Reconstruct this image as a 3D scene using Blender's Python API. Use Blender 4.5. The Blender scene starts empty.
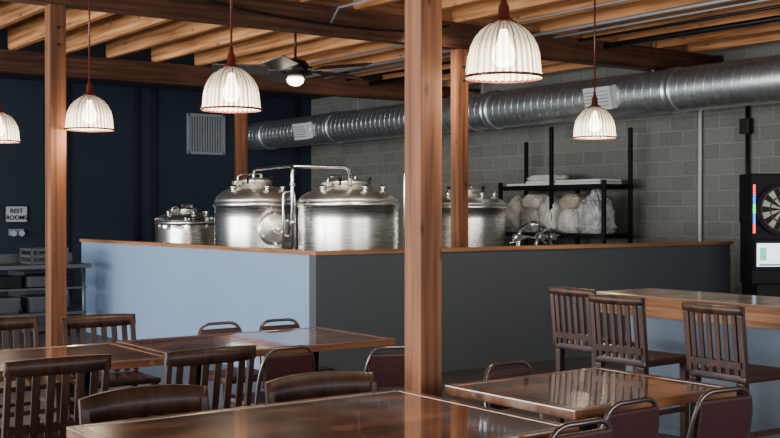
import bpy, bmesh, math, random
from mathutils import Vector, Matrix, noise
random.seed(4)
scene = bpy.context.scene
COL = scene.collection

# ------------------------------------------------------------------ materials
def new_mat(name):
    m = bpy.data.materials.new(name); m.use_nodes = True
    nt = m.node_tree
    return m, nt, nt.nodes['Principled BSDF']
def rgba(c): return (c[0], c[1], c[2], 1)
def plain(name, col, rough=0.5, metal=0.0, coat=0.0, var=0.08, scale=6.0, bump=0.0, emis=None, es=0.0, spec=.5):
    m, nt, b = new_mat(name)
    tc = nt.nodes.new('ShaderNodeTexCoord'); n = nt.nodes.new('ShaderNodeTexNoise')
    n.inputs['Scale'].default_value = scale; n.inputs['Detail'].default_value = 5
    nt.links.new(tc.outputs['Object'], n.inputs['Vector'])
    r = nt.nodes.new('ShaderNodeValToRGB')
    r.color_ramp.elements[0].position = .3; r.color_ramp.elements[1].position = .7
    r.color_ramp.elements[0].color = rgba([c*(1-var) for c in col])
    r.color_ramp.elements[1].color = rgba([min(1, c*(1+var)) for c in col])
    nt.links.new(n.outputs['Fac'], r.inputs['Fac'])
    nt.links.new(r.outputs['Color'], b.inputs['Base Color'])
    b.inputs['Roughness'].default_value = rough; b.inputs['Metallic'].default_value = metal
    b.inputs['Specular IOR Level'].default_value = spec
    b.inputs['Coat Weight'].default_value = coat; b.inputs['Coat Roughness'].default_value = .06
    if bump:
        bp = nt.nodes.new('ShaderNodeBump'); bp.inputs['Strength'].default_value = bump
        bp.inputs['Distance'].default_value = .01
        nt.links.new(n.outputs['Fac'], bp.inputs['Height']); nt.links.new(bp.outputs['Normal'], b.inputs['Normal'])
    if emis:
        b.inputs['Emission Color'].default_value = rgba(emis); b.inputs['Emission Strength'].default_value = es
    return m
def wood(name, c1, c2, axis='Z', rough=0.5, scale=14.0, coat=0.0, knots=False, spec=.5, rnd=False, vmin=.62):
    m, nt, b = new_mat(name)
    tc = nt.nodes.new('ShaderNodeTexCoord'); mp = nt.nodes.new('ShaderNodeMapping')
    s = [scale*1.5]*3; s['XYZ'.index(axis)] = scale*.06
    mp.inputs['Scale'].default_value = s
    n = nt.nodes.new('ShaderNodeTexNoise'); n.inputs['Scale'].default_value = 1.0
    n.inputs['Detail'].default_value = 7; n.inputs['Distortion'].default_value = .2
    n2 = nt.nodes.new('ShaderNodeTexNoise'); n2.inputs['Scale'].default_value = .9
    mx = nt.nodes.new('ShaderNodeMath'); mx.operation = 'MULTIPLY_ADD'; mx.inputs[1].default_value = .5
    r = nt.nodes.new('ShaderNodeValToRGB')
    r.color_ramp.elements[0].position = .55; r.color_ramp.elements[1].position = .95
    r.color_ramp.elements[0].color = rgba(c1); r.color_ramp.elements[1].color = rgba(c2)
    L = nt.links.new
    oi = nt.nodes.new('ShaderNodeObjectInfo')
    vec = tc.outputs['Object']
    if rnd:
        sc = nt.nodes.new('ShaderNodeVectorMath'); sc.operation = 'ADD'
        mr = nt.nodes.new('ShaderNodeMath'); mr.operation = 'MULTIPLY'; mr.inputs[1].default_value = 37.0
        L(oi.outputs['Random'], mr.inputs[0]); L(tc.outputs['Object'], sc.inputs[0]); L(mr.outputs[0], sc.inputs[1]); vec = sc.outputs[0]
    L(vec, mp.inputs['Vector']); L(mp.outputs['Vector'], n.inputs['Vector'])
    L(vec, n2.inputs['Vector'])
    L(n2.outputs['Fac'], mx.inputs[0]); L(n.outputs['Fac'], mx.inputs[2])
    L(mx.outputs[0], r.inputs['Fac']); col = r.outputs['Color']
    if knots:
        mk = nt.nodes.new('ShaderNodeMapping'); ks = [7.0]*3; ks['XYZ'.index(axis)] = 2.6; mk.inputs['Scale'].default_value = ks
        vo = nt.nodes.new('ShaderNodeTexVoronoi'); vo.inputs['Scale'].default_value = 1.0
        L(vec, mk.inputs['Vector']); L(mk.outputs[0], vo.inputs['Vector'])
        kr = nt.nodes.new('ShaderNodeValToRGB'); kr.color_ramp.elements[0].position = .04; kr.color_ramp.elements[1].position = .14
        kr.color_ramp.elements[0].color = (.28,.22,.20,1); kr.color_ramp.elements[1].color = (1,1,1,1)
        L(vo.outputs['Distance'], kr.inputs['Fac'])
        mm = nt.nodes.new('ShaderNodeMix'); mm.data_type = 'RGBA'; mm.blend_type = 'MULTIPLY'; mm.inputs['Factor'].default_value = .9
        L(col, mm.inputs[6]); L(kr.outputs['Color'], mm.inputs[7]); col = mm.outputs[2]
    if rnd:
        hs = nt.nodes.new('ShaderNodeHueSaturation'); vr = nt.nodes.new('ShaderNodeMapRange')
        vr.inputs['To Min'].default_value = vmin; vr.inputs['To Max'].default_value = 1.15
        L(oi.outputs['Random'], vr.inputs['Value']); L(vr.outputs[0], hs.inputs['Value']); L(col, hs.inputs['Color']); col = hs.outputs[0]
    L(col, b.inputs['Base Color'])
    bp = nt.nodes.new('ShaderNodeBump'); bp.inputs['Strength'].default_value = .15; bp.inputs['Distance'].default_value = .003
    L(n.outputs['Fac'], bp.inputs['Height']); L(bp.outputs['Normal'], b.inputs['Normal'])
    b.inputs['Roughness'].default_value = rough; b.inputs['Specular IOR Level'].default_value = spec
    b.inputs['Coat Weight'].default_value = coat; b.inputs['Coat Roughness'].default_value = .05
    return m
def brick(name, c1, c2, cm, bw, rh, ms, coords='YZ', rough=.8, coat=0, bump=.5, off=.5, nmul=.45, coatior=1.5, crough=.03):
    m, nt, b = new_mat(name); L = nt.links.new
    tc = nt.nodes.new('ShaderNodeTexCoord'); sp = nt.nodes.new('ShaderNodeSeparateXYZ'); cb = nt.nodes.new('ShaderNodeCombineXYZ')
    L(tc.outputs['Object'], sp.inputs[0]); L(sp.outputs[coords[0]], cb.inputs['X']); L(sp.outputs[coords[1]], cb.inputs['Y'])
    br = nt.nodes.new('ShaderNodeTexBrick')
    br.inputs['Scale'].default_value = 1; br.inputs['Brick Width'].default_value = bw; br.inputs['Row Height'].default_value = rh
    br.inputs['Mortar Size'].default_value = ms; br.inputs['Mortar Smooth'].default_value = .3; br.offset = off
    br.inputs['Color1'].default_value = rgba(c1); br.inputs['Color2'].default_value = rgba(c2); br.inputs['Mortar'].default_value = rgba(cm)
    L(cb.outputs[0], br.inputs['Vector'])
    n = nt.nodes.new('ShaderNodeTexNoise'); n.inputs['Scale'].default_value = 22; n.inputs['Detail'].default_value = 6
    mp = nt.nodes.new('ShaderNodeMapping'); mp.inputs['Scale'].default_value = (.15 if coat else 1, 1, 1)
    L(cb.outputs[0], mp.inputs['Vector']); L(mp.outputs[0], n.inputs['Vector'])
    mx = nt.nodes.new('ShaderNodeMix'); mx.data_type = 'RGBA'; mx.blend_type = 'MULTIPLY'; mx.inputs['Factor'].default_value = nmul
    L(br.outputs['Color'], mx.inputs[6])
    rp = nt.nodes.new('ShaderNodeValToRGB'); rp.color_ramp.elements[0].position=.25; rp.color_ramp.elements[1].position=.75
    rp.color_ramp.elements[0].color = (.25,.25,.25,1); rp.color_ramp.elements[1].color = (1.6,1.6,1.6,1)
    L(n.outputs['Fac'], rp.inputs['Fac']); L(rp.outputs['Color'], mx.inputs[7]); col = mx.outputs[2]
    if coat:   # patchy honey stain
        n3 = nt.nodes.new('ShaderNodeTexNoise'); n3.inputs['Scale'].default_value = 3.5; n3.inputs['Detail'].default_value = 3
        L(cb.outputs[0], n3.inputs['Vector'])
        r3 = nt.nodes.new('ShaderNodeValToRGB'); r3.color_ramp.elements[0].position=.38; r3.color_ramp.elements[1].position=.66
        r3.color_ramp.elements[0].color = (.6,.55,.5,1); r3.color_ramp.elements[1].color = (1.35,1.3,1.2,1)
        L(n3.outputs['Fac'], r3.inputs['Fac'])
        m3 = nt.nodes.new('ShaderNodeMix'); m3.data_type='RGBA'; m3.blend_type='MULTIPLY'; m3.inputs['Factor'].default_value=1
        L(col, m3.inputs[6]); L(r3.outputs['Color'], m3.inputs[7]); col = m3.outputs[2]
    L(col, b.inputs['Base Color'])
    bp = nt.nodes.new('ShaderNodeBump'); bp.inputs['Strength'].default_value = bump; bp.inputs['Distance'].default_value = .006; bp.invert = True
    L(br.outputs['Fac'], bp.inputs['Height']); L(bp.outputs['Normal'], b.inputs['Normal'])
    b.inputs['Roughness'].default_value = rough; b.inputs['Coat Weight'].default_value = coat; b.inputs['Coat Roughness'].default_value = crough
    b.inputs['Coat IOR'].default_value = coatior
    return m

M_POST  = wood('post_wood', (.085,.029,.012), (.31,.120,.050), 'Z', .6, knots=True, spec=.25, rnd=True)
M_BEAM  = wood('beam_wood', (.030,.012,.007), (.12,.048,.025), 'X', .65, knots=True, spec=.2)
M_JOIST = wood('joist_wood', (.24,.090,.032), (.80,.360,.140), 'Y', .65, knots=True, spec=.2, rnd=True, vmin=.55)
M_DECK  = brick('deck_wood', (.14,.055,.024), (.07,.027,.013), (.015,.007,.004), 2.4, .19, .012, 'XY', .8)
M_DARKJ = plain('dark_deck_wood', (.012,.014,.018), .7)
M_BLOCK = brick('block_wall', (.190,.183,.160), (.150,.144,.125), (.245,.235,.205), .42, .21, .008, 'YZ', .85, nmul=.22)
M_NAVY  = plain('navy_paint', (.009,.018,.034), .6, var=.15, scale=1.2)
M_NAVY2 = plain('navy_trim_paint', (.004,.008,.016), .5)
M_SLATELIT  = plain('slate_paint_lit', (.225,.32,.46), .45, var=.04, scale=.8)  # partition paint brightened, window light put into the colour of this wing
M_BARBL = plain('dusky_blue_paint', (.10,.13,.17), .55, var=.08, scale=2)
M_SLATESHD  = plain('slate_paint_shaded', (.072,.081,.090), .45, var=.05, scale=.8, spec=.35)  # same partition paint darkened, shade put into the colour of this wing
M_CAP   = wood('cap_wood', (.20,.075,.028), (.48,.22,.09), 'X', .4, coat=.2)
M_CAPY  = wood('cap_wood_lengthwise', (.20,.075,.028), (.48,.22,.09), 'Y', .4, coat=.2)
M_FLOOR = plain('concrete_floor', (.075,.07,.066), .45, var=.25, scale=1.5)
def steel(name, col, rough, sc=(1,1,40)):
    m, nt, b = new_mat(name); L = nt.links.new
    tc = nt.nodes.new('ShaderNodeTexCoord'); mp = nt.nodes.new('ShaderNodeMapping'); mp.inputs['Scale'].default_value = sc
    n = nt.nodes.new('ShaderNodeTexNoise'); n.inputs['Scale'].default_value = 2.2; n.inputs['Detail'].default_value = 5
    L(tc.outputs['Object'], mp.inputs['Vector']); L(mp.outputs[0], n.inputs['Vector'])
    r = nt.nodes.new('ShaderNodeMapRange'); r.inputs['To Min'].default_value = rough-.08; r.inputs['To Max'].default_value = rough+.10
    L(n.outputs['Fac'], r.inputs['Value']); L(r.outputs[0], b.inputs['Roughness'])
    b.inputs['Base Color'].default_value = rgba(col); b.inputs['Metallic'].default_value = 1
    return m
M_STEEL = steel('stainless_steel', (.97,.92,.84), .27)
M_STEELD= steel('stainless_steel_lid', (.97,.92,.84), .36, (3,3,3))
M_DULL  = steel('dull_worn_steel', (.13,.135,.14), .5, (4,4,4))
M_PIPE  = plain('polished_pipe', (.88,.88,.86), .22, 1.0, var=.03)
M_GALV  = plain('galvanised_duct', (.76,.79,.80), .34, .96, var=.14, scale=9)
M_BLACK = plain('black_metal', (.012,.012,.014), .4, .6)
M_BLADE = plain('fan_blade_finish', (.030,.026,.024), .45)
M_BLKP  = plain('black_plastic', (.006,.006,.007), .5, spec=.2)
M_WHITE = plain('white_enamel', (.60,.60,.58), .45, var=.04)
M_VENT  = plain('aged_white_enamel', (.26,.28,.30), .5, var=.08)
M_SIGN  = plain('sign_white', (.50,.52,.54), .5, var=.03)
M_GREY  = plain('grey_metal', (.30,.31,.32), .45, .4)
M_TUB   = plain('dark_gray_plastic', (.05,.054,.058), .5)
M_CHAIR = wood('dark_chair_wood', (.020,.008,.005), (.082,.032,.017), 'Z', .45, coat=.05, spec=.35)
M_SEATW = wood('dark_seat_wood', (.018,.006,.004), (.062,.022,.011), 'Y', .42, coat=.08, spec=.3)
M_VINYL = plain('maroon_vinyl', (.060,.014,.014), .42, var=.15)
M_TUBE  = plain('dark_chrome_tube', (.20,.16,.15), .3, .9)
M_TOP   = brick('table_planks', (.40,.160,.062), (.12,.042,.018), (.010,.005,.003), 1.9, .115, .005, 'XY', .22, coat=1.0, bump=.1, nmul=.9, coatior=2.1, crough=.045)
M_TRIM  = wood('table_edge_wood', (.12,.045,.018), (.34,.14,.056), 'X', .3, coat=.9)
M_BARTOP= brick('bar_planks_sheen', (.62,.50,.38), (.48,.36,.26), (.16,.10,.06), .09, 2.0, .003, 'XY', .35, coat=.8, bump=.1, crough=.12, coatior=1.9)  # pale plank colour stands in for window light reflected on the top
M_RED   = plain('oxblood_enamel', (.12,.022,.014), .35, .3)
M_WIRE  = plain('dark_cage_wire', (.05,.025,.018), .4, .5)
M_PLBAG = plain('white_bag_film', (.66,.63,.57), .38, var=.18, scale=5, bump=.25)
M_GRBAG = plain('gray_bag_film', (.46,.45,.42), .35, var=.22, scale=6, bump=.3)
M_TANBAG= plain('tan_paper_bag', (.46,.39,.30), .55, var=.2, scale=6, bump=.25)
M_FOAM  = plain('white_foam', (.74,.76,.74), .5)
def film(name, col, a):
    m, nt, b = new_mat(name); L = nt.links.new
    tc = nt.nodes.new('ShaderNodeTexCoord'); n = nt.nodes.new('ShaderNodeTexNoise'); n.inputs['Scale'].default_value = 11
    L(tc.outputs['Object'], n.inputs['Vector'])
    r = nt.nodes.new('ShaderNodeMapRange'); r.inputs['From Min'].default_value=.35; r.inputs['From Max'].default_value=.65
    r.inputs['To Min'].default_value = a-.25; r.inputs['To Max'].default_value = min(1,a+.3)
    L(n.outputs['Fac'], r.inputs['Value']); L(r.outputs[0], b.inputs['Alpha'])
    b.inputs['Base Color'].default_value = rgba(col); b.inputs['Roughness'].default_value = .15
    return m
M_CLEAR = film('cloudy_plastic_film', (.62,.62,.60), .78)

def shade_mat():
    m, nt, b = new_mat('ribbed_glass'); L = nt.links.new
    tc = nt.nodes.new('ShaderNodeTexCoord'); sp = nt.nodes.new('ShaderNodeSeparateXYZ'); L(tc.outputs['Object'], sp.inputs[0])
    at = nt.nodes.new('ShaderNodeMath'); at.operation = 'ARCTAN2'; L(sp.outputs['Y'], at.inputs[0]); L(sp.outputs['X'], at.inputs[1])
    mu = nt.nodes.new('ShaderNodeMath'); mu.operation = 'MULTIPLY'; mu.inputs[1].default_value = 36; L(at.outputs[0], mu.inputs[0])
    si = nt.nodes.new('ShaderNodeMath'); si.operation = 'SINE'; L(mu.outputs[0], si.inputs[0])
    r = nt.nodes.new('ShaderNodeMapRange'); r.inputs['From Min'].default_value = -1; r.inputs['To Min'].default_value = .16; r.inputs['To Max'].default_value = 1.0
    L(si.outputs[0], r.inputs['Value'])
    zr = nt.nodes.new('ShaderNodeValToRGB')
    for p,v in ((0,.95),(.12,.75),(.40,.60),(.62,.18),(1.0,.015)):
        if p in (0,1.0): e = zr.color_ramp.elements[0 if p==0 else -1]
        else: e = zr.color_ramp.elements.new(p)
        e.position = p; e.color = (v,v,v,1)
    zm = nt.nodes.new('ShaderNodeMapRange'); zm.inputs['From Min'].default_value = 0; zm.inputs['From Max'].default_value = .29
    L(sp.outputs['Z'], zm.inputs['Value']); L(zm.outputs[0], zr.inputs['Fac'])
    mm = nt.nodes.new('ShaderNodeMath'); mm.operation = 'MULTIPLY'; L(r.outputs[0], mm.inputs[0]); L(zr.outputs['Color'], mm.inputs[1])
    m2 = nt.nodes.new('ShaderNodeMath'); m2.operation = 'MULTIPLY'; m2.inputs[1].default_value = 12.0; L(mm.outputs[0], m2.inputs[0])
    b.inputs['Base Color'].default_value = (.12,.115,.105,1); b.inputs['Roughness'].default_value = .06
    b.inputs['Emission Color'].default_value = (1,.80,.54,1); L(m2.outputs[0], b.inputs['Emission Strength'])
    tr = nt.nodes.new('ShaderNodeBsdfTransparent'); tr.inputs[0].default_value = (.95,.94,.92,1)
    mix = nt.nodes.new('ShaderNodeMixShader')
    fr = nt.nodes.new('ShaderNodeMapRange'); fr.inputs['From Min'].default_value = -1; fr.inputs['To Min'].default_value = .78; fr.inputs['To Max'].default_value = .62
    L(si.outputs[0], fr.inputs['Value'])
    L(fr.outputs[0], mix.inputs[0]); L(tr.outputs[0], mix.inputs[1]); L(b.outputs[0], mix.inputs[2])
    L(mix.outputs[0], nt.nodes['Material Output'].inputs['Surface'])
    return m
M_SHADE = shade_mat()
M_BULB = plain('lit_bulb', (1,.95,.85), .3, emis=(1,.86,.62), es=22)
M_FANL = plain('fan_lamp_glass', (1,.95,.88), .3, emis=(1,.86,.66), es=9)

# ------------------------------------------------------------------ mesh builder
class B:
    def __init__(s): s.bm = bmesh.new()
    def box(s, c, size, rot=None, bevel=0.0, mi=0, taper=None):
        vs = []
        for x in (-.5,.5):
            for y in (-.5,.5):
                for z in (-.5,.5):
                    sx, sy = size[0], size[1]
                    if taper and z < 0: sx *= taper; sy *= taper
                    v = Vector((x*sx, y*sy, z*size[2]))
                    if rot is not None: v = rot @ v
                    vs.append(s.bm.verts.new(v + Vector(c)))
        fs = []
        for q in ((0,1,3,2),(4,6,7,5),(0,4,5,1),(2,3,7,6),(0,2,6,4),(1,5,7,3)):
            f = s.bm.faces.new([vs[i] for i in q]); f.material_index = mi; fs.append(f)
        if bevel > 0:
            es = list({e for f in fs for e in f.edges})
            bmesh.ops.bevel(s.bm, geom=es, offset=bevel, segments=2, profile=.7, affect='EDGES')
        return s
    def ring(s, c, ax, u, v, r, n):
        return [s.bm.verts.new(c + u*(r*math.cos(2*math.pi*i/n)) + v*(r*math.sin(2*math.pi*i/n))) for i in range(n)]
    def skin(s, r1, r2, mi=0, smooth=True):
        n = len(r1)
        for i in range(n):
            f = s.bm.faces.new((r1[i], r1[(i+1)%n], r2[(i+1)%n], r2[i])); f.smooth = smooth; f.material_index = mi
    def cyl(s, p1, p2, r1, r2=None, n=16, mi=0, caps=True):
        p1, p2 = Vector(p1), Vector(p2); r2 = r1 if r2 is None else r2
        ax = (p2-p1).normalized(); u = ax.orthogonal().normalized(); v = ax.cross(u)
        a = s.ring(p1, ax, u, v, r1, n); b = s.ring(p2, ax, u, v, r2, n); s.skin(a, b, mi)
        if caps:
            f = s.bm.faces.new(a[::-1]); f.material_index = mi; f = s.bm.faces.new(b); f.material_index = mi
        return s
    def lathe(s, prof, n=32, c=(0,0,0), mi=0, ribs=0, amp=0.0, closed=True, axis='Z'):
        c = Vector(c); prev = None; first = None
        for (r, z) in prof:
            ring = []
            for i in range(n):
                a = 2*math.pi*i/n
                rr = r*(1+amp*math.cos(ribs*a)) if ribs else r
                if axis == 'Z': p = Vector((rr*math.cos(a), rr*math.sin(a), z))
                else: p = Vector((rr*math.cos(a), z, rr*math.sin(a)))
                ring.append(s.bm.verts.new(c+p))
            if prev: s.skin(prev, ring, mi)
            else: first = ring
            prev = ring
        if closed:
            if prof[0][0] > .0005: s.bm.faces.new(first[::-1]).material_index = mi
            if prof[-1][0] > .0005: s.bm.faces.new(prev).material_index = mi
        return s
    def tube(s, pts, r, n=8, cyclic=False, mi=0, sub=0):
        P = [Vector(p) for p in pts]
        for _ in range(sub):
            Q = []; m = len(P)
            rng = range(m) if cyclic else range(m-1)
            if not cyclic: Q.append(P[0])
            for i in rng:
                a, b = P[i], P[(i+1)%m]; Q += [a*.75+b*.25, a*.25+b*.75]
            if not cyclic: Q.append(P[-1])
            P = Q
        m = len(P); T = []
        for i in range(m):
            a = P[(i-1)%m] if (cyclic or i > 0) else P[i]; b = P[(i+1)%m] if (cyclic or i < m-1) else P[i]
            T.append((b-a).normalized())
        u = T[0].orthogonal().normalized(); rings = []
        for i in range(m):
            u = (u - T[i]*u.dot(T[i])).normalized(); v = T[i].cross(u)
            rings.append(s.ring(P[i], T[i], u, v, r, n))
        for i in range(m-1): s.skin(rings[i], rings[i+1], mi)
        if cyclic: s.skin(rings[-1], rings[0], mi)
        else:
            s.bm.faces.new(rings[0][::-1]); s.bm.faces.new(rings[-1])
        return s
    def mesh(s, name, *mats):
        bmesh.ops.recalc_face_normals(s.bm, faces=s.bm.faces)
        me = bpy.data.meshes.new(name); s.bm.to_mesh(me); s.bm.free()
        for m in mats: me.materials.append(m)
        return me
def corner(pts, r=.07):
    """round the inner corners of a polyline with short arcs"""
    P = [Vector(p) for p in pts]; out = [P[0]]
    for i in range(1, len(P)-1):
        a, b, c = P[i-1], P[i], P[i+1]
        u = (a-b); v = (c-b); q = min(r, u.length*.45, v.length*.45)
        s, e = b+u.normalized()*q, b+v.normalized()*q
        for k in range(7):
            t = k/6; out.append(s*(1-t)**2 + b*2*t*(1-t) + e*t*t)
    out.append(P[-1]); return out
def part(parent, name, b, *mats, loc=(0,0,0), rot=(0,0,0), label=None):
    o = bpy.data.objects.new(name, b.mesh(name, *mats)); COL.objects.link(o)
    o.parent = parent; o.location = loc; o.rotation_euler = rot
    if label: o['label'] = label
    return o
def thing(name, label, cat, loc=(0,0,0), rz=0.0, group=None):
    o = bpy.data.objects.new(name, None); COL.objects.link(o); o.empty_display_size = .1
    o.location = loc; o.rotation_euler = (0,0,rz); o['label'] = label; o['category'] = cat
    if group: o['group'] = group
    return o
def solo(name, b, label, cat, *mats, loc=(0,0,0), rz=0, group=None, struct=False):
    o = bpy.data.objects.new(name, b.mesh(name, *mats)); COL.objects.link(o); o.location = loc; o.rotation_euler = (0,0,rz)
    o['label'] = label; o['category'] = cat
    if group: o['group'] = group
    if struct: o['kind'] = 'structure'
    return o
def copy_tree(o, parent=None):
    n = o.copy(); COL.objects.link(n)
    if parent: n.parent = parent
    for ch in list(o.children): copy_tree(ch, n)
    return n
def dup(o, loc, rz=0, label=None):
    n = copy_tree(o); n.location = loc; n.rotation_euler = (0,0,rz)
    if label: n['label'] = label
    return n
R = math.radians

# ------------------------------------------------------------------ shell
XW, YW = 12.5, 20.0
solo('floor', B().box((4.5,8.5,-.05),(18,24,.1)), 'dark sealed concrete floor', 'floor', M_FLOOR, struct=True)
solo('wall_east', B().box((XW+.1,8.5,2.1),(.2,24,4.2)), 'gray painted concrete block wall', 'wall', M_BLOCK, struct=True)
solo('wall_north', B().box((4.0,YW+.1,2.1),(17,.2,4.2)), 'navy blue painted wall', 'wall', M_NAVY, struct=True)
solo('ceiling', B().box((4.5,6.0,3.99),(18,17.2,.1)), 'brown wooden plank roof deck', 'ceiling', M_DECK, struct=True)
solo('ceiling_dark', B().box((4.5,17.3,3.99),(18,5.4,.1)), 'dark roof deck', 'ceiling', M_DARKJ, struct=True)  # rear bay of the deck in a darker colour
k = 1
for x in (5.3, 6.9, 7.25, 8.6, 8.95, 10.75, 12.1):
    solo('trim_%d' % k, B().box((x,YW-.03,2.0),(.10,.06,3.9),bevel=.008), 'dark navy vertical wall batten', 'trim', M_NAVY2, struct=True); k += 1
PX, PY, PH = 5.55, 8.80, 1.20
solo('wall_partition_west', B().box((PX+.06,(PY+14.7)/2+.06,PH/2),(.12,14.7-PY-.12,PH)), 'low slate partition wall, daylight painted into its color', 'wall', M_SLATELIT, struct=True)
solo('wall_partition_south', B().box(((PX+11.6)/2,PY+.06,PH/2),(11.6-PX,.12,PH)), 'low slate partition wall, shade painted into its color', 'wall', M_SLATESHD, struct=True)
solo('trim_%d' % k, B().box((PX+.06,(PY+14.7)/2+.08,PH+.02),(.17,14.7-PY-.14,.04),bevel=.006), 'varnished wood cap on the low partition', 'trim', M_CAPY, struct=True); k += 1
solo('trim_%d' % k, B().box(((PX+11.6)/2,PY+.06,PH+.02),(11.6-PX+.05,.17,.04),bevel=.006), 'varnished wood cap on the low partition', 'trim', M_CAP, struct=True); k += 1

def post(x, y, h, w=.14):
    p = thing('wood_post', 'rough reddish-brown square timber support post', 'post', (x,y,0), 0, 'timber support posts')
    part(p, 'shaft', B().box((0,0,h/2),(w,w,h),bevel=.006), M_POST)
    for z in (3.05,3.2):
        part(p, 'bolt', B().cyl((0,-w/2-.012,z),(0,-w/2+.01,z),.014,n=6), M_BLACK)
    return p
post(3.60,4.66,3.4); post(3.42,9.67,3.4); post(7.98,9.67,3.4); post(7.95,14.66,3.4)
for y in (4.68,9.67,14.66):
    solo('ceiling_beam', B().box((0,-.045,0),(14,.085,.28),bevel=.006).box((0,.045,0),(14,.085,.28),bevel=.006),
         'dark brown doubled timber beam on posts', 'beam', M_BEAM, loc=(5.45,y,3.54), group='main timber beams')
x = -1.35
jm = None; js = .66
M_BLK = wood('blocking_wood', (.16,.06,.024), (.46,.21,.09), 'X', .7, spec=.2, rnd=True)
bmsh = B().box((0,0,0),(js-.075,.05,.24)).mesh('joist_blocking', M_BLK)
while x < 12.45:
    if jm is None:
        jm = B().box((0,0,0),(.07,14.0,.26),bevel=.002).mesh('ceiling_joist', M_JOIST)
    o = bpy.data.objects.new('ceiling_joist', jm); COL.objects.link(o); o.location = (x,7.65,3.81)
    o['label'] = 'orange-brown timber ceiling joist under plank deck'; o['category'] = 'joist'; o['group'] = 'ceiling joists'
    if x+js < 12.45:
        o = bpy.data.objects.new('joist_blocking', bmsh); COL.objects.link(o); o.location = (x+js/2,9.67,3.80)
        o['label'] = 'short timber block between ceiling joists'; o['category'] = 'timber block'; o['group'] = 'joist blocking'
    x += js
def conduit(x, z, r, m, lab, cat='conduit'):
    solo('ceiling_conduit', B().tube([(x,1,z),(x,14.6,z)],r), lab, cat, m, group='pipes under the ceiling')
conduit(9.0,3.64,.022,M_GREY,'thin gray steel conduit below the joists')
conduit(9.35,3.65,.014,M_GREY,'thin gray steel conduit below the joists')
conduit(9.75,3.65,.018,M_BLACK,'thin black conduit below the joists')
conduit(8.30,3.66,.012,M_GREY,'thin gray steel conduit below the joists')
conduit(10.2,3.62,.035,M_BLACK,'black iron pipe below the joists','pipe')
solo('ceiling_conduit', B().tube([(6.2,1,3.64),(6.2,9.4,3.64),(6.2,9.55,3.5)],.014), 'thin gray steel conduit below the joists', 'conduit', M_GREY)
solo('ceiling_cable', B().tube([(4.4,9.50,3.66),(4.9,9.5,3.56),(5.5,9.5,3.50),(6.4,9.5,3.47),(7.2,9.5,3.5),(7.7,9.5,3.62)],.012,sub=2), 'black electrical cable draped along the beam', 'cable', M_BLACK)
solo('wall_conduit', B().tube([(12.46,9.95,0),(12.46,9.95,3.6)],.025), 'white vertical conduit on the block wall', 'conduit', M_WHITE)
c = thing('wall_conduit', 'black vertical conduit with junction box on block wall', 'conduit', (12.45,9.18,0))
part(c, 'conduit_pipe', B().tube([(0,0,0),(0,0,3.6)],.028), M_BLACK)
part(c, 'junction_box', B().box((-.03,0,2.72),(.1,.14,.2),bevel=.01), M_BLACK)

# ------------------------------------------------------------------ duct
d = thing('ventilation_duct', 'galvanised round spiral air duct along block wall', 'duct', (11.1,0,3.11))
rr = .27
part(d, 'duct_body', B().lathe([(rr,1.0+i*.5) for i in range(38)]+[(rr,19.95)], 48, axis='Y'), M_GALV)
b = B(); pts = []
n_turn = 140
for i in range(n_turn*20+1):
    a = 2*math.pi*i/20; pts.append((rr*math.cos(a), 1.0+18.85*i/(n_turn*20), rr*math.sin(a)))
part(d, 'spiral_seam', b.tube(pts, .0052, n=5), M_GALV)
for y in (3.2,6.3,9.2,12.6,14.4,16.9,19.3):
    part(d, 'duct_collar', B().lathe([(rr,y-.07),(rr+.018,y-.065),(rr+.018,y-.04),(rr+.008,y-.03),(rr+.008,y+.03),(rr+.018,y+.04),(rr+.018,y+.065),(rr,y+.07)],40,axis='Y'), M_GALV)
part(d, 'duct_collar', B().lathe([(rr,13.0),(rr+.05,13.1),(rr+.05,13.45),(rr,13.6)],40,axis='Y'), M_GALV)
for y in (10.24, 17.6):
    b = B().box((-.27,y,-.03),(.16,.46,.30),rot=Matrix.Rotation(R(-12),3,'Y'),bevel=.01)
    g = part(d, 'air_register', b, M_WHITE, label='white louvered air register')
    b = B()
    for i in range(6): b.box((-.355-.008*i*.2,y,-.14+.045*i),(.015,.40,.012))
    part(g, 'louver', b, M_GREY)
for y in (3.2,6.3,9.6,12.9,16.2):
    part(d, 'hanger_strap', B().box((0,y,.55),(.02,.03,.56)), M_GREY)

g = thing('wall_vent_grille', 'pale gray louvered return air grille on navy wall', 'vent', (10.06,YW-.03,3.12))
b = B()
for s_ in (-1,1): b.box((s_*.38,0,0),(.05,.05,.78)).box((0,0,s_*.37),(.78,.05,.05))
part(g, 'grille_frame', b, M_VENT)
b = B()
for i in range(13): b.box((-.33+i*.055,0,0),(.03,.03,.72))
part(g, 'louver', b, M_VENT)

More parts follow.
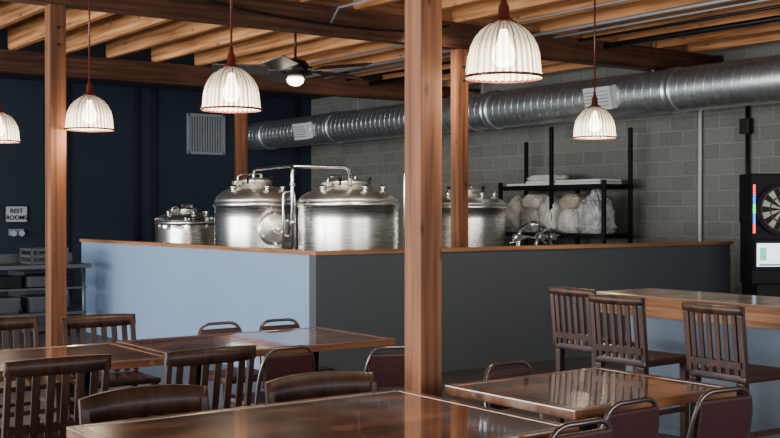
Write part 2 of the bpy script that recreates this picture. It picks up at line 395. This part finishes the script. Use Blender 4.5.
# ------------------------------------------------------------------ pendants
def pendant():
    p = thing('pendant_lamp', 'ribbed glass bell pendant lamp with thin vertical wires, lit', 'lamp', (3.9,4.46,2.29), 0, 'bell pendant lamps')
    prof = [(.206,.0),(.199,.022),(.196,.06),(.191,.11),(.179,.16),(.157,.205),(.124,.245),(.088,.272),(.055,.29)]
    part(p, 'lamp_shade', B().lathe(prof, 216, ribs=36, amp=.009, closed=False), M_SHADE)
    b = B()
    cage = [(r_+.005, z_) for r_, z_ in prof]
    for i in range(12):
        a = 2*math.pi*i/12+.1
        b.tube([(r_*math.cos(a), r_*math.sin(a), z_) for r_, z_ in cage], .0022, n=5)
    part(p, 'wire_cage', b, M_WIRE)
    part(p, 'shade_rim', B().lathe([(.205,-.009),(.215,-.009),(.215,.005),(.205,.005),(.205,-.009)],48,closed=False), M_RED)
    part(p, 'lamp_cap', B().lathe([(.056,.286),(.060,.294),(.045,.305),(.030,.32),(.028,.375),(.016,.395),(.011,.43)],32), M_RED)
    part(p, 'bulb', B().lathe([(.0,.05),(.04,.06),(.062,.10),(.060,.14),(.035,.19),(.02,.25),(.0,.255)],20), M_BULB)
    part(p, 'pendant_cord', B().tube([(0,0,.42),(0,0,1.62)],.0085), M_RED)
    part(p, 'ceiling_canopy', B().lathe([(.06,1.62),(.055,1.60),(.02,1.58)],24), M_RED)
    return p
P1 = pendant(); PZ = 2.315
P1.location = (4.0,4.48,PZ)
locs = [(4.0,4.48),(3.72,7.0),(3.63,9.42),(7.95,7.6),(3.5,11.55)]
for q in locs[1:]: dup(P1, (q[0],q[1],PZ))
for q in locs:
    l = bpy.data.lights.new('lamp_light','POINT'); l.energy = 30; l.color = (1,.78,.52); l.shadow_soft_size = .08
    o = bpy.data.objects.new('lamp_light', l); COL.objects.link(o); o.location = (q[0],q[1],PZ-.06)

# ------------------------------------------------------------------ ceiling fan
f = thing('ceiling_fan', 'dark five-blade ceiling fan with lit globe', 'ceiling fan', (6.76,11.16,3.2), R(8))
part(f, 'down_rod', B().cyl((0,0,.1),(0,0,.74),.015).lathe([(.07,.74),(.06,.68),(.02,.65)],20), M_BLACK)
part(f, 'motor_housing', B().lathe([(.03,.16),(.12,.14),(.17,.07),(.17,.0),(.11,-.04),(.07,-.05)],28), M_BLACK)
for i in range(5):
    rot = Matrix.Rotation(R(18),3,'X')
    b = B().box((.23,0,.03),(.18,.04,.014)).box((.62,0,.035),(.66,.25,.014),rot=rot,bevel=.005)
    part(f, 'fan_blade', b, M_BLADE, rot=(0,0,R(72*i)))
part(f, 'lamp_globe', B().lathe([(.085,-.05),(.10,-.07),(.09,-.11),(.05,-.14),(0,-.15)],24), M_FANL)

# ------------------------------------------------------------------ tanks
def tank(loc, r, hs, ht, label, rz=0):
    t = thing('brewing_tank', label, 'brewing tank', loc, rz, 'stainless brewing tanks')
    z0 = .45; D = ht-hs
    prof = [(r*.3,z0-.12),(r*.9,z0-.02),(r,z0+.06),(r,.9),(r+.004,.905),(r+.004,.925),(r,.93),(r,1.1),(r,1.3),(r,1.5),
            (r,hs-.07),(r+.012,hs-.06),(r+.016,hs-.035),(r+.016,hs-.01),(r+.006,hs)]
    part(t, 'tank_body', B().lathe(prof,72), M_STEEL)
    rt = r*.40
    lp = [(r+.004,hs),(r*.985,hs+.12*D),(r*.93,hs+.25*D),(r*.83,hs+.38*D),(r*.70,hs+.48*D),(r*.55,hs+.56*D),(rt,hs+.61*D),(rt,hs+.78*D)]
    part(t, 'tank_lid', B().lathe(lp,72), M_STEELD)
    h = part(t, 'manway_hatch', B().lathe([(rt*1.06,0),(rt*1.08,.012),(rt*1.06,.03),(rt*.85,.045),(rt*.4,.06),(0,.065)],36), M_STEELD, loc=(0,0,hs+.78*D-.005))
    part(h, 'hatch_handle', B().tube([(-.1,0,.05),(-.1,0,.11),(.1,0,.11),(.1,0,.05)],.010,sub=1), M_PIPE)
    for i in range(4):
        a = R(35+90*i); q=rt*1.12
        part(h, 'clamp_knob', B().cyl((q*math.cos(a),q*math.sin(a),-.03),(q*math.cos(a),q*math.sin(a),.05),.014,n=10).cyl((q*math.cos(a),q*math.sin(a),.05),(q*math.cos(a),q*math.sin(a),.075),.028,n=10), M_BLACK)
    for i,a_ in enumerate((195,262,300,20)):
        a = R(a_); x, y = r*.76*math.cos(a), r*.76*math.sin(a); z = hs+.36*D
        b = B().cyl((x,y,z),(x,y,z+.10),.028,n=14).lathe([(.03,z+.06),(.042,z+.065),(.042,z+.085),(.03,z+.09)],18,c=(x,y,0))
        part(t, 'lid_port', b, M_PIPE)
    part(t, 'hatch_hinge', B().box((-rt*1.3,0,hs+.72*D),(.12,.08,.05),bevel=.01), M_STEELD)
    part(t, 'lid_arm', B().tube(corner([(-r*.55,-r*.1,hs+.5*D),(-r*.55,-r*.1,ht+.01),(r*.1,-r*.1,ht+.03),(r*.1,-r*.1,ht-.05)],.05),.013,n=10), M_PIPE)
    for i in range(4):
        a = R(45+90*i)
        part(t, 'leg', B().cyl((r*.8*math.cos(a),r*.8*math.sin(a),0),(r*.8*math.cos(a),r*.8*math.sin(a),z0+.05),.045), M_STEEL)
    return t
t2 = tank((8.26,12.3,0),.66,1.73,2.05,'wide stainless tank with domed hatch lid')
t1 = tank((7.63,13.65,0),.56,1.73,2.10,'stainless tank with curved manway on its side')
t3 = tank((10.4,12.46,0),.57,1.70,1.95,'stainless tank beside the storage rack')
t0 = tank((8.4,17.4,0),.52,1.45,1.68,'smaller stainless tank with low conical lid')
ang = math.atan2(-1.0,-.08)
m = part(t1, 'side_manway', B().lathe([(.20,-.06),(.20,0),(.225,.01),(.225,.05),(.19,.06),(.10,.10),(0,.115)],36), M_STEELD, loc=(.545*math.cos(ang),.545*math.sin(ang),1.38), rot=(0,R(90),ang))
part(m, 'manway_wheel', B().tube([(.07*math.cos(R(a)),.07*math.sin(R(a)),.16) for a in range(0,360,20)],.008,cyclic=True).cyl((0,0,.08),(0,0,.17),.012), M_PIPE)
for a in range(0,360,60):
    part(m, 'clamp_bolt', B().cyl((.205*math.cos(R(a)),.205*math.sin(R(a)),.03),(.205*math.cos(R(a)),.205*math.sin(R(a)),.085),.014,n=8), M_PIPE)
def bp(pts, r, label, rad=.10):
    return solo('process_pipe', B().tube(corner(pts,rad), r, n=12), label, 'pipe', M_PIPE, group='brewery pipework')
pr = thing('process_pipe','polished steel pipe run across tank tops with drop','pipe',(0,0,0),0,'brewery pipework')
part(pr,'horizontal_run',B().tube(corner([(7.46,13.40,1.98),(7.46,13.40,2.17),(7.23,12.30,2.17),(7.23,12.10,2.17),(8.02,11.93,2.17),(8.06,11.95,1.92)],.08),.022,n=12),M_PIPE)
part(pr,'drop_pipe',B().tube(corner([(7.24,12.20,2.17),(7.22,12.0,2.17),(7.20,11.96,2.10),(7.20,11.96,0)],.08),.022,n=12),M_PIPE)
for z in (1.92,1.45):
    part(pr,'pipe_clamp',B().cyl((7.20,11.96,z),(7.20,11.96,z+.04),.036),M_STEELD)
bp([(7.30,12.35,0),(7.30,12.35,1.86),(7.48,12.38,1.86),(7.48,12.38,0)], .016, 'slim polished steel pipe loop between the tanks', .06)
bp([(8.50,11.38,0),(8.50,11.38,2.13),(8.66,11.38,2.13),(8.66,11.38,0)], .018, 'slim polished steel pipe loop beside the tank', .08)
b = thing('pipe_manifold', 'low stainless valve and pipe manifold on cart', 'pipe fittings', (9.9,10.5,0))
bb = B().tube([(-.3,0,.2),(-.3,0,1.35),(-.1,0,1.45),(.1,0,1.45),(.3,0,1.3),(.3,0,.2)],.03,sub=1).tube([(-.35,.1,1.2),(0,.05,1.3),(.35,.1,1.15),(.45,.1,.2)],.025,sub=1).tube([(-.1,-.1,.2),(-.1,-.1,1.3),(.15,-.1,1.38),(.45,-.1,1.32)],.022,sub=1)
part(b, 'manifold_pipe', bb, M_PIPE)
part(b, 'cart_base', B().box((0,0,.12),(.9,.4,.2),bevel=.02), M_GREY)
for x in (-.3,.1,.3):
    part(b, 'valve_handle', B().cyl((x,-.05,1.28),(x,.05,1.28),.045).box((x,-.07,1.3),(.12,.015,.02)), M_STEELD)
part(b, 'fitting_clamp', B().lathe([(.08,0),(.09,.02),(.08,.04),(.05,.07)],20,c=(0,0,1.42)), M_STEEL)

# ------------------------------------------------------------------ storage rack and contents
r_ = thing('storage_rack', 'black steel storage rack against block wall', 'storage rack', (11.92,12.0,0))
for (dx,dy,hh) in ((-.27,-1.04,2.05),(.27,-1.04,2.8),(-.27,0.0,2.85),(.27,.0,2.05),(-.27,1.12,2.05),(.27,1.12,2.7)):
    part(r_, 'upright', B().box((dx,dy,hh/2),(.045,.055,hh),bevel=.005), M_BLACK)
for z in (.55,1.28,1.98):
    b = B().box((0,.03,z),(.54,2.22,.02))
    for s_ in (-1,1): b.box((s_*.27,.03,z-.02),(.03,2.22,.07))
    part(r_, 'shelf', b, M_BLACK)
def bag(loc, s, seed, mat, label, name='storage_bag', rz=0, grp=None, cr=1.0, neck=False):
    bm = bmesh.new(); bmesh.ops.create_uvsphere(bm, u_segments=72, v_segments=48, radius=1)
    for v in bm.verts:
        p = v.co.copy()
        q = Vector([math.copysign(abs(c)**.72, c) for c in p])
        w_ = Vector((noise.noise(p*1.3+Vector((seed,1,0))),noise.noise(p*1.3+Vector((3,seed,0))),noise.noise(p*1.3+Vector((0,2,seed)))))*.8
        n = noise.noise(p*1.2+Vector((seed,0,0)))*.16
        f1 = 1-abs(noise.noise((p+w_)*2.4+Vector((0,seed,0))))*4.0
        f2 = 1-abs(noise.noise((p+w_)*5.0+Vector((seed,0,4))))*4.0
        n += (max(0,f1)**2)*.11*cr + (max(0,f2)**2)*.06*cr - .06
        n += .03*math.sin(9*math.atan2(p.y,p.x)+seed)*max(0,p.z)
        q *= (1+n)
        if neck and p.z > .6:      # gathered, twisted mouth of the bag
            t = (p.z-.6)/.4; k_ = 1-.45*t; q.x *= k_; q.y *= k_; q.z += t*t*.25
        v.co = Vector((q.x*s[0], q.y*s[1], max(-s[2]*.85, q.z*s[2])+s[2]*.85))
    for f in bm.faces: f.smooth = True
    b = B(); b.bm.free(); b.bm = bm
    return solo(name, b, label, 'bag', mat, loc=loc, rz=rz, group=grp)
zs = 1.291
spec_ = [((11.80,12.90,zs),(.20,.195,.26),M_PLBAG,'slumped off-white plastic bag on the rack shelf',True),
         ((11.80,12.50,zs),(.20,.195,.20),M_GRBAG,'crumpled gray plastic bag on the rack shelf',False),
         ((11.84,12.53,zs+.35),(.17,.21,.12),M_PLBAG,'small off-white bag stacked on another bag',False),
         ((11.80,12.11,zs),(.20,.195,.27),M_PLBAG,'upright off-white plastic bag on the rack shelf',True),
         ((11.82,11.72,zs),(.20,.195,.20),M_PLBAG,'low slumped off-white plastic bag on rack shelf',False),
         ((11.84,11.72,zs+.35),(.17,.20,.12),M_TANBAG,'small tan bag stacked on another bag',False)]
for i,(l,s_,mt,lab,nk) in enumerate(spec_): bag(l,s_,i*3.1,mt,lab,rz=0,grp='bags on the rack',neck=nk)
bag((11.80,11.26,zs),(.21,.25,.29),22,M_CLEAR,'cloudy clear plastic bag full of small parts',name='plastic_bag',cr=1.4,neck=True)
for i in range(8):
    a=math.pi/4+i*math.pi/2; lv=i//4
    solo('plastic_cup', B().lathe([(.03,0),(.045,.10),(.042,.10),(.028,.01)],18,closed=False), 'pale plastic cup inside clear bag', 'cup', M_FOAM,
         loc=(11.80+.085*math.cos(a),11.26+.11*math.sin(a),zs+.02+.12*lv), group='cups in the clear bag')
for (px,py,lx,ly,z,rz_) in ((11.92,12.05,.46,1.9,1.993,.03),(11.92,11.85,.42,1.6,2.030,-.05)):
    solo('foam_sheet', B().box((0,0,.018),(lx,ly,.034),bevel=.008), 'long flat white foam sheet stacked on the top shelf','foam sheet',M_FOAM,loc=(px,py,z),rz=rz_,group='foam sheets on the rack')
bag((11.9,12.35,2.068),(.17,.34,.05),44,M_PLBAG,'flattened white cloth bundle on top of foam sheets',name='cloth_bundle')

# ------------------------------------------------------------------ dart machine
dm = thing('dart_machine','black electronic dart machine with lit board and screen','dart machine',(11.36,7.88,0),R(-33))
part(dm,'cabinet',B().box((0,.25,.38),(.62,.5,.76),bevel=.02).box((0,.30,1.2),(.66,.4,.9),bevel=.02).box((0,.28,1.76),(.70,.40,.58),bevel=.02), M_BLKP)
seg = B(); bmm = seg.bm
cz, yy = 1.63, .062
for i in range(20):
    a0, a1 = R(i*18-9), R(i*18+9)
    for j,(ra,rb) in enumerate(((.03,.14),(.14,.16),(.16,.245),(.245,.265))):
        vs = [bmm.verts.new((r*math.cos(a),yy,cz+r*math.sin(a))) for r,a in ((ra,a0),(rb,a0),(rb,(a0+a1)/2),(rb,a1),(ra,a1))]
        f_ = bmm.faces.new(vs)
        f_.material_index = (i%2) if j in (0,2) else (2+(i%2))
part(dm,'dartboard_surround',B().lathe([(.30,0),(.30,.03),(.29,.04),(.27,.03)],40,axis='Y',c=(0,0,0)),M_BLKP,loc=(0,.03,cz))
M_DB=plain('board_black',(.01,.01,.01),.5,spec=.2); M_DWt=plain('board_cream',(.46,.42,.35),.5,emis=(.9,.8,.65),es=.06,spec=.2)
M_DR=plain('board_red',(.12,.025,.02),.5,spec=.2); M_DG=plain('board_slate',(.05,.055,.06),.5,spec=.2)
part(dm,'dartboard',seg,M_DB,M_DWt,M_DR,M_DG,loc=(0,-.045,0))
part(dm,'bullseye',B().cyl((0,.01,cz),(0,.03,cz),.03,n=20),M_DR)
part(dm,'screen_bezel',B().box((0,.08,1.10),(.64,.04,.36),bevel=.01),M_BLKP)
M_SW=plain('screen_white',(.6,.7,.75),.2,emis=(.78,.92,1.0),es=2.2)
M_SG=plain('screen_green',(.1,.5,.3),.2,emis=(.10,.75,.40),es=1.2)
M_SK=plain('screen_dark',(.03,.08,.10),.2,emis=(.10,.3,.5),es=.8)
M_SO=plain('screen_orange',(.6,.3,.1),.2,emis=(1,.45,.1),es=1.2)
b=B().box((0,.055,1.10),(.58,.01,.27),mi=0)
b.box((-.22,.049,1.11),(.08,.004,.15),mi=1).box((.10,.049,1.19),(.24,.004,.04),mi=2).box((.22,.049,1.06),(.07,.004,.07),mi=3).box((0,.049,.985),(.54,.004,.022),mi=2)
part(dm,'screen',b,M_SW,M_SG,M_SK,M_SO,label='lit white-blue screen with green and orange blocks')
ec=[(1,.03,.03),(.04,.15,1),(.03,.9,.15),(.04,.15,1),(1,.03,.03)]
mats=[plain('led_%s'%n_,[v*.5 for v in c_],.3,emis=c_,es=3.2) for n_,c_ in zip(('red','blue','green','blue_lower','red_lower'),ec)]
for s_ in (-1,1):
    b=B()
    for i in range(20): b.cyl((s_*.318,.062,1.365+i*.0285),(s_*.318,.085,1.365+i*.0285),.014,n=8,mi=(i//4)%5)
    part(dm,'led_strip',b,*mats,label='multicoloured lit strip of small lamps')

# ------------------------------------------------------------------ wall sign + counter at far side
s = thing('wall_sign','small pale wall sign with bold dark lettering','sign',(6.35,YW-.04,1.42))
part(s,'sign_board',B().box((0,0,.14),(.40,.02,.30),bevel=.005),M_BLKP)
part(s,'sign_face',B().box((0,-.012,.14),(.37,.005,.27)),M_SIGN)
for i,tx in enumerate(('REST','ROOMS')):
    cu=bpy.data.curves.new('sign_lettering','FONT'); cu.body=tx; cu.size=.105; cu.extrude=.003; cu.offset=.002; cu.align_x='CENTER'
    tmp=bpy.data.objects.new('tmp',cu); COL.objects.link(tmp)
    dg=bpy.context.evaluated_depsgraph_get(); me=bpy.data.meshes.new_from_object(tmp.evaluated_get(dg)); bpy.data.objects.remove(tmp)
    me.materials.clear(); me.materials.append(M_BLKP)
    o=bpy.data.objects.new('sign_lettering',me); COL.objects.link(o); o.parent=s; o.location=(0,-.018,.165-.12*i); o.rotation_euler=(R(90),0,0)
s = thing('wall_light_fixture','small pale wall light fixture beneath the sign','light fixture',(6.35,YW-.04,1.24))
part(s,'fixture_base',B().box((0,0,0),(.26,.05,.12),bevel=.01),M_VENT)
for s_ in (-1,1):
    part(s,'fixture_lamp',B().cyl((s_*.07,-.02,0),(s_*.07,-.10,-.02),.035,.05,n=18),M_SIGN)

w = thing('prep_counter','worn dull steel prep counter with two lower shelves','counter',(4.45,13.9,0))
part(w,'worktop',B().box((0,0,.93),(1.6,.7,.05),bevel=.008),M_DULL)
part(w,'splash_back',B().box((0,.34,1.0),(1.6,.02,.14)),M_DULL)
part(w,'lower_shelf',B().box((0,0,.35),(1.5,.6,.03)),M_DULL)
part(w,'lower_shelf',B().box((0,0,.66),(1.5,.6,.02)),M_DULL)
for dx in (-.72,.72):
    for dy in (-.28,.28): part(w,'leg',B().cyl((dx,dy,0),(dx,dy,.92),.022),M_DULL)
for dx in (-.3,.3):
    b=B().box((0,0,.1),(.5,.42,.2),bevel=.03,taper=.9)
    solo('storage_tub',b,'dark gray plastic tub on counter shelf','tub',M_TUB,loc=(4.45+dx,13.85,.366),group='tubs on the counter shelf')
for i in range(4):
    solo('storage_box',B().box((0,0,.07),(.26,.34,.13+.02*(i%2)),bevel=.01),'small dark box on the middle counter shelf','box',(M_TUB,M_BLKP)[i%2],loc=(3.95+i*.33,13.85,.676),rz=.05*i,group='boxes on the counter shelf')
b=thing('sink_faucet','short chrome faucet on the prep counter','faucet',(4.1,13.95,.956))
part(b,'faucet_neck',B().tube([(0,0,0),(0,0,.25),(0,-.05,.32),(0,-.2,.30),(0,-.22,.2)],.018,sub=2),M_PIPE)
part(b,'faucet_base',B().lathe([(.05,0),(.045,.02),(.02,.04)],20),M_PIPE)
b=thing('glass_rack','dark gray slotted glass rack on prep counter','glass rack',(4.75,13.85,.956))
bb=B()
for z in (.02,.10,.18): 
    bb.box((0,-.22,z),(.46,.02,.03)).box((0,.22,z),(.46,.02,.03)).box((-.22,0,z),(.02,.46,.03)).box((.22,0,z),(.02,.46,.03))
for dx in (-.22,0,.22):
    for dy in (-.22,.22): bb.box((dx,dy,.1),(.02,.025,.2))
part(b,'rack_frame',bb,M_TUB)
b=thing('dish_machine','dull stainless undercounter dish machine','dish machine',(5.05,14.95,0))
part(b,'machine_body',B().box((0,0,.42),(.62,.60,.80),bevel=.015),M_DULL)
part(b,'machine_door',B().box((0,-.315,.42),(.56,.03,.58),bevel=.008),M_DULL)
part(b,'door_handle',B().tube([(-.2,-.33,.64),(-.2,-.38,.64),(.2,-.38,.64),(.2,-.33,.64)],.012),M_PIPE)
part(b,'control_panel',B().box((0,-.31,.76),(.56,.02,.08)),M_BLKP)

# ------------------------------------------------------------------ tables
def table(x0,x1,y0,y1,label):
    t = thing('dining_table',label,'table',((x0+x1)/2,(y0+y1)/2,0),0,'glossy plank tables')
    lx, ly = x1-x0, y1-y0
    part(t,'tabletop',B().box((0,0,.742),(lx-.10,ly-.10,.036)),M_TOP)
    b=B()
    for s_ in (-1,1):
        b.box((s_*(lx/2-.025),0,.74),(.05,ly,.045),bevel=.006).box((0,s_*(ly/2-.025),.74),(lx-.1,.05,.045),bevel=.006)
    part(t,'edge_band',b,M_TRIM)
    xs = (-lx/2+.35,lx/2-.35) if lx>1.3 else (0,)
    for px in xs:
        part(t,'pedestal',B().cyl((px,0,.03),(px,0,.71),.04).box((px,0,.712),(.35,.5,.02)).box((px,0,.03),(.07,ly*.6,.04),bevel=.01).box((px,0,.03),(ly*.45,.07,.04),bevel=.01),M_BLACK)
    return t
table(1.56,3.18,3.12,4.30,'glossy dark plank table with lighter wood edge')
table(3.42,4.50,3.38,4.26,'square glossy plank table beside timber post')
table(2.86,4.42,6.02,6.96,'glossy dark plank table with lighter wood edge')
table(1.10,2.82,6.00,6.92,'glossy dark plank table pushed against another table')

# ------------------------------------------------------------------ bar counter
c = thing('bar_counter','drink rail bar with slate base, window sheen painted pale on plank top','bar counter',(5.70,2.7,0))
part(c,'countertop',B().box((0,0,1.055),(.60,5.0,.045),bevel=.006),M_BARTOP)
M_EDGE = wood('rough_edge_wood', (.09,.035,.016), (.36,.17,.08), 'Y', .7, scale=34, spec=.3)
part(c,'counter_edge',B().box((-.30,0,1.012),(.04,5.0,.125),bevel=.006).box((0,2.50,1.012),(.6,.04,.125),bevel=.006),M_EDGE)
part(c,'base_panel',B().box((.0,0,.515),(.14,4.8,1.03)),M_BARBL)

# ------------------------------------------------------------------ wooden chairs
def slat_chair(name,label,cat,sh,bh,group,stool=False,w=.44,curve=.035,rail=.085,ns=6,tilt=9,sl=.030,drop=.012):
    t = thing(name,label,cat,(0,0,0),0,group)
    part(t,'seat',B().box((0,0,sh-.02),(w,.42,.038),bevel=.012),M_SEATW)
    for sx in (-1,1):
        part(t,'leg',B().box((sx*(w/2-.03),.17,sh/2-.02),(.042,.042,sh-.04),bevel=.006,taper=.75),M_CHAIR)
        part(t,'leg',B().box((sx*(w/2-.03),-.19,sh/2-.02),(.042,.042,sh-.04),bevel=.006,taper=.75),M_CHAIR)
    rot=Matrix.Rotation(R(tilt),3,'X'); tt=math.tan(R(tilt))
    H=bh-sh; y_at = lambda z: -.205-(z-sh)*tt
    b=B()
    ph = H-.02-drop-.01
    for sx in (-1,1): b.box((sx*(w/2-.012),y_at(sh+ph/2)+.004,sh+ph/2-.01),(.032,.030,ph),rot=rot,bevel=.005)
    sw=w*.72; sl_h = H-rail+.02
    for i in range(ns):
        x=-sw/2+sw*i/(ns-1); zc=sh+sl_h/2
        b.box((x,y_at(zc)-curve*.8*(1-(x/(w/2))**2),zc),(sl,.012,sl_h),rot=rot)
    b.box((0,-.215-curve*.4,sh+.05),(w-.03,.02+curve*.6,.035),rot=rot)
    part(t,'backrest',b,M_CHAIR)
    b=B(); rows=[]
    N=24
    for i in range(N+1):
        u=-1+2*i/N; x=u*(w/2+.010); cv=curve*(1-u*u); top=bh-drop*abs(u)**2.5; bot=bh-rail+.008*abs(u)**3
        yb, yt = y_at(bot)-cv, y_at(top)-cv
        rows.append([b.bm.verts.new(v) for v in ((x,yb-.010,bot),(x,yb+.012,bot),(x,yt+.012,top),(x,yt-.010,top))])
    for i in range(N):
        for j in range(4):
            f_=b.bm.faces.new((rows[i][j],rows[i][(j+1)%4],rows[i+1][(j+1)%4],rows[i+1][j])); f_.smooth=j in (1,3)
    b.bm.faces.new(rows[0]); b.bm.faces.new(rows[-1][::-1])
    part(t,'top_rail',b,M_CHAIR)
    for z in ((.18,.30) if not stool else (.25,.50)):
        for sx in (-1,1):
            part(t,'stretcher',B().box((sx*(w/2-.03),0,z),(.02,.34,.025)),M_CHAIR)
    part(t,'stretcher',B().box((0,.17,.32 if stool else .26),(w-.08,.03,.028),bevel=.004),M_CHAIR)
    part(t,'stretcher',B().box((0,-.19,.36 if stool else .26),(w-.08,.02,.025)),M_CHAIR)
    return t
CW = slat_chair('dining_chair','dark-stained wooden slat-back dining chair','chair',.45,.865,'wooden slat-back chairs',w=.53,curve=.014,rail=.090,drop=.008,sl=.040)
CW.location=(2.00,5.88,0)
dup(CW,(2.80,5.78,0),.04)
dup(CW,(3.05,7.48,0),math.pi); dup(CW,(2.42,7.66,0),math.pi+.06)
CC = slat_chair('dining_chair','dark wooden chair with broad curved top rail','chair',.45,.81,'curved-rail wooden chairs',w=.60,curve=.045,rail=.15,sl=.05,drop=.022)
CC.location=(2.09,4.48,0); CC.rotation_euler=(0,0,math.pi+.03)
dup(CC,(2.96,4.40,0),math.pi-.05)
CS = slat_chair('bar_stool','tall dark wooden slat-back bar stool at the rail','bar stool',.80,1.145,'wooden bar stools',True,w=.36,tilt=6,rail=.052,sl=.026,curve=.010,drop=.006)
CS.location=(5.11,4.84,0); CS.rotation_euler=(0,0,-math.pi/2)
dup(CS,(4.86,4.27,0),-math.pi/2+.05); dup(CS,(4.83,3.58,0),-math.pi/2-.04)

# ------------------------------------------------------------------ metal chairs
def metal_chair():
    t = thing('padded_chair','maroon vinyl padded chair with dark metal tube frame','chair',(0,0,0),0,'padded metal chairs')
    part(t,'seat',B().box((0,0,.455),(.40,.40,.05),bevel=.02),M_VINYL)
    for sx in (-1,1):
        part(t,'leg',B().tube([(sx*.19,.18,.43),(sx*.20,.21,0)],.011),M_TUBE)
        part(t,'leg',B().tube([(sx*.19,-.19,.45),(sx*.20,-.25,0)],.011),M_TUBE)
    hgt=.80
    pts=[(-.19,-.19,.43),(-.19,-.215,.60),(-.175,-.245,hgt-.08),(-.13,-.255,hgt),(0,-.262,hgt),(.13,-.255,hgt),(.175,-.245,hgt-.08),(.19,-.215,.60),(.19,-.19,.43)]
    part(t,'back_frame',B().tube(pts,.011,sub=2,n=10),M_TUBE)
    rot=Matrix.Rotation(R(8),3,'X')
    part(t,'backrest',B().box((0,-.238,.665),(.325,.028,.20),rot=rot,bevel=.012),M_VINYL)
    return t
CM = metal_chair()
CM.location=(3.42,5.97,0)
dup(CM,(4.03,5.60,0),-.35)
dup(CM,(3.76,7.00,0),math.pi); dup(CM,(4.23,6.96,0),math.pi)
dup(CM,(4.01,4.20,0),math.pi)
dup(CM,(3.62,3.50,0),.03); dup(CM,(4.22,3.46,0),-.1)
dup(CM,(3.10,3.28,0),0)

# ------------------------------------------------------------------ lights
def area(name, loc, rot, sx, sy, e, col):
    l=bpy.data.lights.new(name,'AREA'); l.shape='RECTANGLE'; l.size=sx; l.size_y=sy; l.energy=e; l.color=col
    o=bpy.data.objects.new(name,l); COL.objects.link(o); o.location=loc; o.rotation_euler=rot
    return o
area('window_daylight',(-4.2,9.5,1.6),(R(90),0,R(-90)),13,2.2,1750,(.88,.94,1))
area('window_daylight',(6,-3.2,1.8),(R(90),0,R(0)),9,2.2,360,(.92,.96,1))
def spot(loc, tgt, e, ang, col=(1,.93,.82), r=.25):  # fill spots added to brighten the tanks, no fixture belongs to them
    l=bpy.data.lights.new('tank_fill_spot','SPOT'); l.energy=e; l.spot_size=R(ang); l.spot_blend=.6; l.color=col; l.shadow_soft_size=r
    o=bpy.data.objects.new('tank_fill_spot',l); COL.objects.link(o); o.location=loc
    o.rotation_euler=(Vector(tgt)-Vector(loc)).to_track_quat('-Z','Y').to_euler()
spot((4.6,9.9,3.3),(7.9,13.0,1.6),420,60)
spot((7.2,9.2,3.3),(9.2,12.6,1.6),260,75)
w=bpy.data.worlds.new('world'); scene.world=w; w.use_nodes=True
w.node_tree.nodes['Background'].inputs[0].default_value=(.84,.91,1,1); w.node_tree.nodes['Background'].inputs[1].default_value=.64

# ------------------------------------------------------------------ camera
cam=bpy.data.cameras.new('camera'); co=bpy.data.objects.new('camera',cam); COL.objects.link(co)
cam.sensor_width=36; cam.lens=52.0; cam.clip_start=.05
co.location=(0,0,1.6); co.rotation_euler=(R(90-.36),0,R(-36))
scene.camera=co
